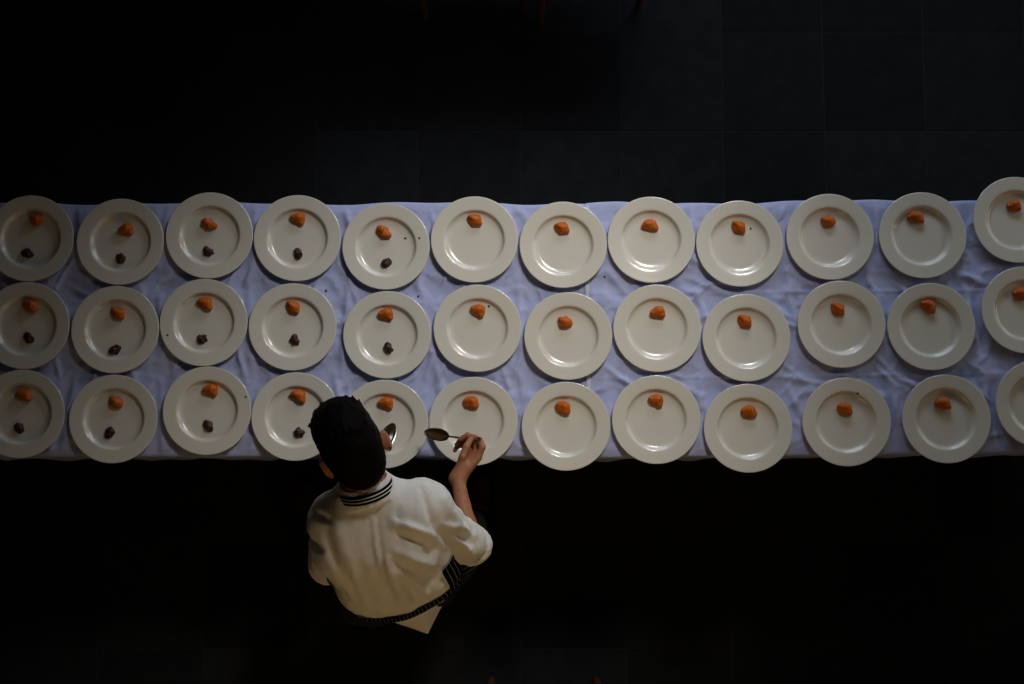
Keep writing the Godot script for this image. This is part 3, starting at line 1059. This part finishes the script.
	var lk := [Vector3(-0.432, 0.945, 0.350), Vector3(-0.437, 0.927, 0.340), Vector3(-0.434, 0.909, 0.338), Vector3(-0.426, 0.893, 0.342)]
	hl.capsule(el_l.lerp(wr_l, 0.8), wr_l, 0.0215, 0.0185, 0.01)
	for k in lk:
		hl.capsule(wr_l + (k - lk[1]) * 0.25, k, 0.016, 0.0122, 0.016)
	hl.capsule(wr_l, Vector3(-0.422, 0.948, 0.385), 0.02, 0.016, 0.018)
	var lchains := [
		[lk[0], Vector3(-0.430, 0.938, 0.318), Vector3(-0.415, 0.924, 0.318), Vector3(-0.404, 0.911, 0.328), 0.0096],
		[lk[1], Vector3(-0.436, 0.920, 0.309), Vector3(-0.417, 0.908, 0.306), Vector3(-0.403, 0.901, 0.318), 0.0098],
		[lk[2], Vector3(-0.432, 0.900, 0.308), Vector3(-0.412, 0.892, 0.306), Vector3(-0.400, 0.889, 0.320), 0.0092],
		[lk[3], Vector3(-0.424, 0.882, 0.316), Vector3(-0.408, 0.877, 0.314), Vector3(-0.398, 0.878, 0.326), 0.0082],
		[Vector3(-0.424, 0.947, 0.388), Vector3(-0.408, 0.949, 0.366), Vector3(-0.402, 0.938, 0.346), Vector3(-0.402, 0.921, 0.336), 0.0108]]
	for c in lchains:
		for i in 3:
			var r: float = c[4]
			hl.capsule(c[i], c[i + 1], r * [1.12, 1.0, 0.92][i], r * [1.0, 0.92, 0.78][i], 0.004)
	part(chef, "body", net_mesh([body, head, hr, hl], BASE), M.skin)
	for s in [-1, 1]:
		part(chef, "eye", lathe([[0.0, -0.011], [0.008, -0.008], [0.011, 0.0], [0.008, 0.008], [0.0, 0.011]], 14), M.eye, hp.call(0.030 * s, 0.006, 0.077) - BASE)

	# ---- hair: short back and sides, longer tousled top
	var hair := Field.new(ear - Vector3(0.18, 0.15, 0.20), ear + Vector3(0.16, 0.19, 0.18), 0.004)
	hair.ellipsoid(hp.call(0, 0.036, -0.014), hb, Vector3(0.0795, 0.098, 0.101), 0.02)
	hair.ellipsoid(hp.call(0, -0.02, -0.045), hb, Vector3(0.066, 0.062, 0.062), 0.02)
	hair.ellipsoid(hp.call(-0.006, 0.092, 0.02), hb, Vector3(0.070, 0.050, 0.088), 0.03)
	var hrn := RandomNumberGenerator.new()
	hrn.seed = 5
	# locks combed forward from the crown, lying over one another
	for k in 150:
		var x := hrn.randf_range(-0.068, 0.068)
		var z := hrn.randf_range(-0.09, 0.05)
		var drift := hrn.randf_range(-0.022, 0.010)
		var len := hrn.randf_range(0.035, 0.06)
		var last := Vector3.ZERO
		for q in 4:
			var lx := clampf(x + drift * q / 3.0, -0.074, 0.074)
			var lz := clampf(z + len * q / 3.0, -0.104, 0.098)
			var e := 1.0 - lx * lx / 0.0062 - (lz + 0.014) * (lz + 0.014) / 0.0118
			var at: Vector3 = hp.call(lx, 0.036 + (0.100 + 0.012 * smoothstep(-0.05, 0.05, lz)) * sqrt(maxf(e, 0.0)) + 0.0015, lz)
			if q > 0: hair.capsule(last, at, 0.0065 - 0.001 * q, 0.0055 - 0.001 * q, 0.005)
			last = at
	# tousled fringe standing up at the front
	for k in 46:
		var x := hrn.randf_range(-0.066, 0.058)
		var z := hrn.randf_range(0.0, 0.07)
		var root: Vector3 = hp.call(x, 0.125 - x * x * 8.0 - z * 0.25, z)
		var lean := hb * Vector3(x * 5.0 - 0.35 + hrn.randf_range(-0.35, 0.35), 0.75, 0.55 + hrn.randf_range(-0.35, 0.35)).normalized()
		hair.capsule(root, root + lean * hrn.randf_range(0.016, 0.030), 0.010, 0.003, 0.006)
	hair.keep_side(hp.call(0, 0.062, 0.085), hb * Vector3(0, 0.8, -0.6))
	var hn := FastNoiseLite.new()
	hn.seed = 6
	hn.frequency = 70.0
	hn.fractal_octaves = 3
	part(chef, "hair", net_mesh([hair], BASE, func(p: Vector3) -> Vector3:
		return p + (p - ear).normalized() * hn.get_noise_3dv(p) * 0.002), M.hair)

	# ---- trousers and shoes
	var pants := Field.new(Vector3(-0.88, 0.03, 0.40), Vector3(0.08, 1.10, 0.95), 0.011)
	pants.capsule(hip - right * 0.06, hip + right * 0.06, 0.115, 0.115, 0.04)
	pants.capsule(wb - right * 0.05, wb + right * 0.05, 0.092, 0.092, 0.04)
	for a in [[hip_r, kn_r, an_r], [hip_l, kn_l, an_l]]:
		pants.capsule(a[0], a[1], 0.105, 0.078, 0.04)
		pants.capsule(a[1], a[1].lerp(a[2], 0.8), 0.076, 0.066, 0.03)
		pants.frustum(a[1].lerp(a[2], 0.75), a[2] + Vector3(0, -0.02, 0), 0.065, 0.066, 0.02)
	var pn := FastNoiseLite.new()
	pn.seed = 8
	pn.frequency = 14.0
	part(chef, "trousers", net_mesh([pants], BASE, func(p: Vector3) -> Vector3:
		return p + Vector3(p.x - hip.x, 0, p.z - hip.z).normalized() * pn.get_noise_3d(p.x, p.y * 2.0, p.z) * 0.008), M.pants)
	for a in [[Vector3(-0.118, 0.0, 0.545), 0.04], [Vector3(-0.722, 0.0, 0.575), 0.16]]:
		var sh := part(chef, "shoe", shoe_mesh(), M.shoe, a[0] - BASE)
		sh.rotation.y = a[1]
		part(sh, "sole", sole_mesh(), M.sole)

	# ---- jacket
	torso = Field.new(Vector3(-0.70, 0.84, 0.30), Vector3(0.04, 1.46, 0.90), 0.0065)
	for s in [-1, 1]:
		torso.capsule(wb + right * 0.060 * s, chest + right * 0.080 * s, 0.100, 0.110, 0.05)
	torso.capsule(chest, sh_r, 0.105, 0.058, 0.05)
	# shoulder blades, the highest part of the bent back
	torso.capsule(Vector3(-0.268, 1.275, 0.50), Vector3(-0.285, 1.235, 0.585), 0.074, 0.080, 0.05)
	torso.capsule(Vector3(-0.440, 1.262, 0.52), Vector3(-0.425, 1.225, 0.60), 0.072, 0.078, 0.05)
	torso.capsule(chest, sh_l, 0.105, 0.064, 0.05)
	torso.capsule(chest, neck - Vector3(0, 0.032, -0.014), 0.10, 0.076, 0.05)
	torso.capsule(wb + Vector3(0, 0.02, 0.005), chest + Vector3(0.0, 0.0, 0.01), 0.108, 0.116, 0.04)
	# blouse of cloth over the apron tie
	torso.capsule(Vector3(-0.40, 1.05, 0.70), Vector3(-0.24, 1.05, 0.66), 0.086, 0.086, 0.04)
	torso.keep_side(wb - Vector3(0, 0.055, 0.0), Vector3(-0.207, 0.737, -0.645).normalized())
	var jacket := Field.new(torso.o, torso.o + Vector3(torso.nx - 2, torso.ny - 2, torso.nz - 2) * torso.c + Vector3.ONE * 0.001, torso.c)
	jacket.nx = torso.nx
	jacket.ny = torso.ny
	jacket.nz = torso.nz
	jacket.d = torso.d.duplicate()
	var neck_up := Vector3(-0.22, 0.42, -0.88).normalized()
	jacket.frustum(neck - neck_up * 0.03, neck + neck_up * 0.024, 0.074, 0.066, 0.012)
	jacket.frustum(neck + neck_up * 0.004, neck + neck_up * 0.06, 0.059, 0.060, 0.01, true)
	for a in [[sh_r, el_r, wr_r, 0.056], [sh_l, el_l, wr_l, 0.058]]:
		var dirn: Vector3 = (a[1] - a[0]).normalized()
		var fore: Vector3 = (a[2] - a[1]).normalized()
		var w: float = a[3]
		jacket.capsule(a[0], a[1] - dirn * 0.03, 0.058, w - 0.003, 0.03)
		jacket.frustum(a[1] - dirn * 0.07, a[1] + dirn * 0.022 + fore * 0.018, w - 0.006, w, 0.02)
		jacket.frustum(a[1] - dirn * 0.012, a[1] + dirn * 0.06 + fore * 0.04, w - 0.011, w - 0.007, 0.01, true)
		jacket.frustum(a[1] + dirn * 0.000 + fore * 0.002, a[1] + dirn * 0.022 + fore * 0.018, w + 0.002, w + 0.003, 0.004)
		jacket.frustum(a[1] - dirn * 0.012, a[1] + dirn * 0.06 + fore * 0.04, w - 0.011, w - 0.007, 0.01, true)
	# folds: from x, z to x, z, height, width; ridges positive, valleys negative
	var folds := [
		[-0.366, 0.455, -0.330, 0.74, 0.0022, 0.006], [-0.356, 0.455, -0.320, 0.74, -0.0016, 0.007],
		[-0.300, 0.53, -0.205, 0.565, 0.008, 0.016], [-0.285, 0.555, -0.20, 0.585, -0.008, 0.014], [-0.235, 0.60, -0.195, 0.60, -0.008, 0.022],
		[-0.300, 0.60, -0.215, 0.64, 0.007, 0.016], [-0.295, 0.63, -0.22, 0.68, -0.006, 0.014], [-0.290, 0.66, -0.235, 0.72, 0.006, 0.013],
		[-0.325, 0.62, -0.290, 0.745, 0.006, 0.015], [-0.345, 0.65, -0.325, 0.76, -0.005, 0.014], [-0.268, 0.70, -0.262, 0.75, -0.005, 0.012],
		[-0.175, 0.47, -0.135, 0.545, 0.006, 0.016], [-0.150, 0.49, -0.105, 0.55, -0.006, 0.014], [-0.150, 0.560, -0.105, 0.585, -0.009, 0.016], [-0.185, 0.535, -0.120, 0.560, 0.006, 0.013],
		[-0.165, 0.555, -0.115, 0.625, 0.006, 0.014], [-0.20, 0.525, -0.150, 0.60, -0.006, 0.013], [-0.235, 0.44, -0.190, 0.56, -0.004, 0.010],
		[-0.455, 0.47, -0.430, 0.60, 0.004, 0.018], [-0.485, 0.55, -0.440, 0.68, -0.006, 0.016], [-0.520, 0.50, -0.475, 0.52, -0.005, 0.010],
		[-0.470, 0.60, -0.425, 0.73, 0.004, 0.016], [-0.545, 0.565, -0.500, 0.60, -0.007, 0.012], [-0.415, 0.62, -0.39, 0.76, 0.004, 0.014]]
	var jn := FastNoiseLite.new()
	jn.seed = 21
	jn.frequency = 11.0
	var jc := wb.lerp(chest, 0.6)
	part(chef, "jacket", net_mesh([jacket], BASE, func(p: Vector3) -> Vector3:
		var out := Vector3(p.x - jc.x, maxf(p.y - jc.y, -0.05) + 0.05, p.z - jc.z).normalized()
		var h := jn.get_noise_3d(p.x * 1.6, p.y, p.z * 0.6) * 0.006
		var top := smoothstep(-0.10, 0.02, p.y - lerpf(1.06, 1.24, clampf((0.70 - p.z) / 0.25, 0.0, 1.0)))
		for f in folds:
			var dx: float = f[2] - f[0]
			var dz: float = f[3] - f[1]
			var t := clampf(((p.x - f[0]) * dx + (p.z - f[1]) * dz) / (dx * dx + dz * dz), 0.0, 1.0)
			var q: float = Vector2(p.x - f[0] - dx * t, p.z - f[1] - dz * t).length_squared() / (f[5] * f[5] * 0.78)
			if q < 7.0: h += 2.5 * f[4] * exp(-q) * top * (0.4 + 0.6 * sin(PI * clampf(t, 0.1, 0.9)))
		return p + out * h), M.jacket)
	# tail of the jacket, hanging out to a point below the tie
	var tb := [Vector3(-0.367, 1.035, 0.792), Vector3(-0.311, 1.045, 0.776), Vector3(-0.242, 1.045, 0.735), Vector3(-0.200, 1.04, 0.694), Vector3(-0.160, 1.02, 0.640)]
	var th := [Vector3(-0.345, 1.01, 0.808), Vector3(-0.287, 0.990, 0.832), Vector3(-0.238, 0.970, 0.850), Vector3(-0.202, 0.960, 0.779), Vector3(-0.160, 0.950, 0.693)]
	var tv := PackedVector3Array()
	var ti := PackedInt32Array()
	for i in 17:
		var f := i / 4.0
		var k := mini(int(f), 3)
		var a: Vector3 = tb[k].lerp(tb[k + 1], f - k)
		var b: Vector3 = th[k].lerp(th[k + 1], f - k)
		for j in 9:
			var g := j / 8.0
			var p := a.lerp(b, g) + Vector3(0, 0.012 * sin(PI * g), 0) + Vector3(0, 0.006, 0) * sin(i * 1.1) * g
			tv.append(p - BASE)
	for i in 17:
		for j in 9:
			tv.append(tv[i * 9 + j] - Vector3(0.0, 0.004, 0.002))
	for i in 16:
		for j in 8:
			var p := i * 9 + j
			ti.append_array([p, p + 9, p + 1, p + 1, p + 9, p + 10])
			p += 153
			ti.append_array([p, p + 1, p + 9, p + 1, p + 10, p + 9])
	for i in 16:
		var p := i * 9 + 8
		ti.append_array([p, p + 9, p + 153, p + 153, p + 9, p + 162])
	part(chef, "jacket_tail", commit(tv, ti), M.jacket)

	# ---- apron: neck strap, tie round the waist, bib and skirt
	var ax := (chest - wb).normalized()
	var r2 := (right - ax * right.dot(ax)).normalized()
	var sp := part(chef, "apron_neck_strap", ring(neck - neck_up * 0.002, neck_up, right, 0.0745, 0.0705, 0.024), M.strap)
	for k in 2:
		part(sp, "strap_stripe", ring(neck + neck_up * (0.003 - 0.009 * k), neck_up, right, 0.0750 - 0.0005, 0.0757, 0.0024), M.strap_line)
	part(chef, "apron_tie", band(wb + ax * 0.010, ax, r2, torso, -0.9, PI + 0.9, 0.032, 0.009, 60, 0.014), M.stripe)
	# the bib wraps the front and the right flank, the skirt hangs to the knees
	var av := PackedVector3Array()
	var au := PackedVector2Array()
	var ai := PackedInt32Array()
	var back := r2.cross(ax).normalized()
	var cols := 48
	var rowsn := 22
	for i in cols + 1:
		var a := lerpf(0.62, -PI - 0.35, float(i) / cols)
		var dir := r2 * cos(a) + back * sin(a)
		for j in rowsn + 1:
			var p: Vector3
			if j <= 12:
				var c := wb + ax * (0.13 - 0.13 * j / 12.0 + 0.005)
				p = c + dir * (fit(c, dir, torso) + 0.007)
			else:
				var c0 := wb + ax * 0.005
				var q := c0 + dir * (fit(c0, dir, torso) + 0.012)
				var g := (j - 12) / 10.0
				p = q + Vector3(dir.x * 0.03 * g, -0.5 * g, dir.z * 0.03 * g + 0.008 * sin(a * 9.0) * g)
			av.append(p - BASE)
			au.append(Vector2(a * 2.6, j * 0.3))
	for i in cols:
		for j in rowsn:
			var p := i * (rowsn + 1) + j
			ai.append_array([p, p + 1, p + rowsn + 1, p + 1, p + rowsn + 2, p + rowsn + 1])
	part(chef, "apron", commit(av, ai, au), M.stripe)

	# ---- spoons in the hands
	spoon("serving_spoon", "steel spoon held level in the chef's fingers over a single-quenelle plate",
		[Vector3(-0.090, 0.936, 0.301), Vector3(-0.121, 0.906, 0.297), Vector3(-0.172, 0.870, 0.2915), Vector3(-0.186, 0.860, 0.2895), Vector3(-0.262, 0.846, 0.277)], Vector3(0.1, 0.9, 0.35), M.sauce_light)
	spoon("serving_spoon", "steel spoon of dark sauce poking out beside the chef's ear",
		[Vector3(-0.432, 0.936, 0.374), Vector3(-0.405, 0.902, 0.345), Vector3(-0.392, 0.876, 0.333), Vector3(-0.386, 0.866, 0.325), Vector3(-0.351, 0.832, 0.250)], Vector3(0.25, 0.9, 0.2), M.sauce)

func shoe_mesh() -> ArrayMesh:
	var f := Field.new(Vector3(-0.08, 0.0, -0.18), Vector3(0.08, 0.15, 0.16), 0.006)
	f.capsule(Vector3(0, 0.05, -0.105), Vector3(0, 0.05, 0.03), 0.046, 0.038, 0.03)
	f.capsule(Vector3(0, 0.055, 0.03), Vector3(0, 0.055, 0.09), 0.037, 0.036, 0.03)
	f.capsule(Vector3(0, 0.085, 0.06), Vector3(0, 0.10, 0.07), 0.034, 0.034, 0.03)
	f.keep_side(Vector3(0, 0.018, 0), Vector3.UP)
	return net_mesh([f], Vector3.ZERO)

func sole_mesh() -> ArrayMesh:
	var f := Field.new(Vector3(-0.08, -0.02, -0.18), Vector3(0.08, 0.06, 0.16), 0.005)
	f.capsule(Vector3(0, 0.012, -0.105), Vector3(0, 0.012, 0.03), 0.050, 0.041, 0.02)
	f.capsule(Vector3(0, 0.012, 0.03), Vector3(0, 0.012, 0.09), 0.041, 0.039, 0.02)
	f.keep_side(Vector3(0, 0.001, 0), Vector3.UP)
	f.keep_side(Vector3(0, 0.020, 0), Vector3.DOWN)
	return net_mesh([f], Vector3.ZERO)

# ---------------------------------------------------------------- chairs round the edge of the picture
func make_chair(at: Vector3, turn: float, label: String) -> void:
	# origin midway between the front feet; the chair faces local -z
	var t := thing("wooden_chair", label, "chair", at, turn, "reddish-brown wooden chairs")
	for s in [-1, 1]:
		part(t, "leg", tube([Vector3(0.183 * s, 0.0, 0.0), Vector3(0.185 * s, 0.02, 0.0), Vector3(0.186 * s, 0.43, 0.012)], [0.0125, 0.0135, 0.017], 1.0, Vector3.ZERO, 12), M.wood)
		part(t, "leg", tube([Vector3(0.175 * s, 0.0, 0.42), Vector3(0.172 * s, 0.43, 0.385), Vector3(0.172 * s, 0.62, 0.40), Vector3(0.165 * s, 0.90, 0.46)], [0.011, 0.016, 0.016, 0.013], 1.0, Vector3.ZERO, 12), M.wood)
		part(t, "side_rail", chamfer_box(Vector3(0.02, 0.05, 0.36), 0.003), M.wood, Vector3(0.178 * s, 0.405, 0.20))
	part(t, "front_rail", chamfer_box(Vector3(0.34, 0.05, 0.02), 0.003), M.wood, Vector3(0, 0.405, 0.014))
	part(t, "seat", chamfer_box(Vector3(0.38, 0.035, 0.40), 0.010), M.cushion, Vector3(0, 0.447, 0.19))
	part(t, "top_rail", chamfer_box(Vector3(0.35, 0.07, 0.022), 0.005), M.wood, Vector3(0, 0.86, 0.452))
	for k in 4:
		part(t, "back_slat", tube([Vector3(-0.105 + 0.07 * k, 0.50, 0.392), Vector3(-0.105 + 0.07 * k, 0.83, 0.446)], [0.009, 0.009]), M.wood)
	part(t, "back_rail", chamfer_box(Vector3(0.33, 0.035, 0.02), 0.004), M.wood, Vector3(0, 0.50, 0.392))

func build_chairs() -> void:
	make_chair(Vector3(-0.141, 0, -1.316), PI + 0.074, "reddish wooden chair facing the far table edge, directly opposite the chef")
	make_chair(Vector3(0.290, 0, -1.314), PI + 0.165, "reddish wooden chair facing the far table edge, opposite the cloth seam")
	make_chair(Vector3(0.112, 0, 1.125), 0.0, "reddish wooden chair on the chef's side of the table, behind him")
	make_chair(Vector3(1.735, 0, 1.125), 0.1, "reddish wooden chair on the chef's side, far along past the seam")
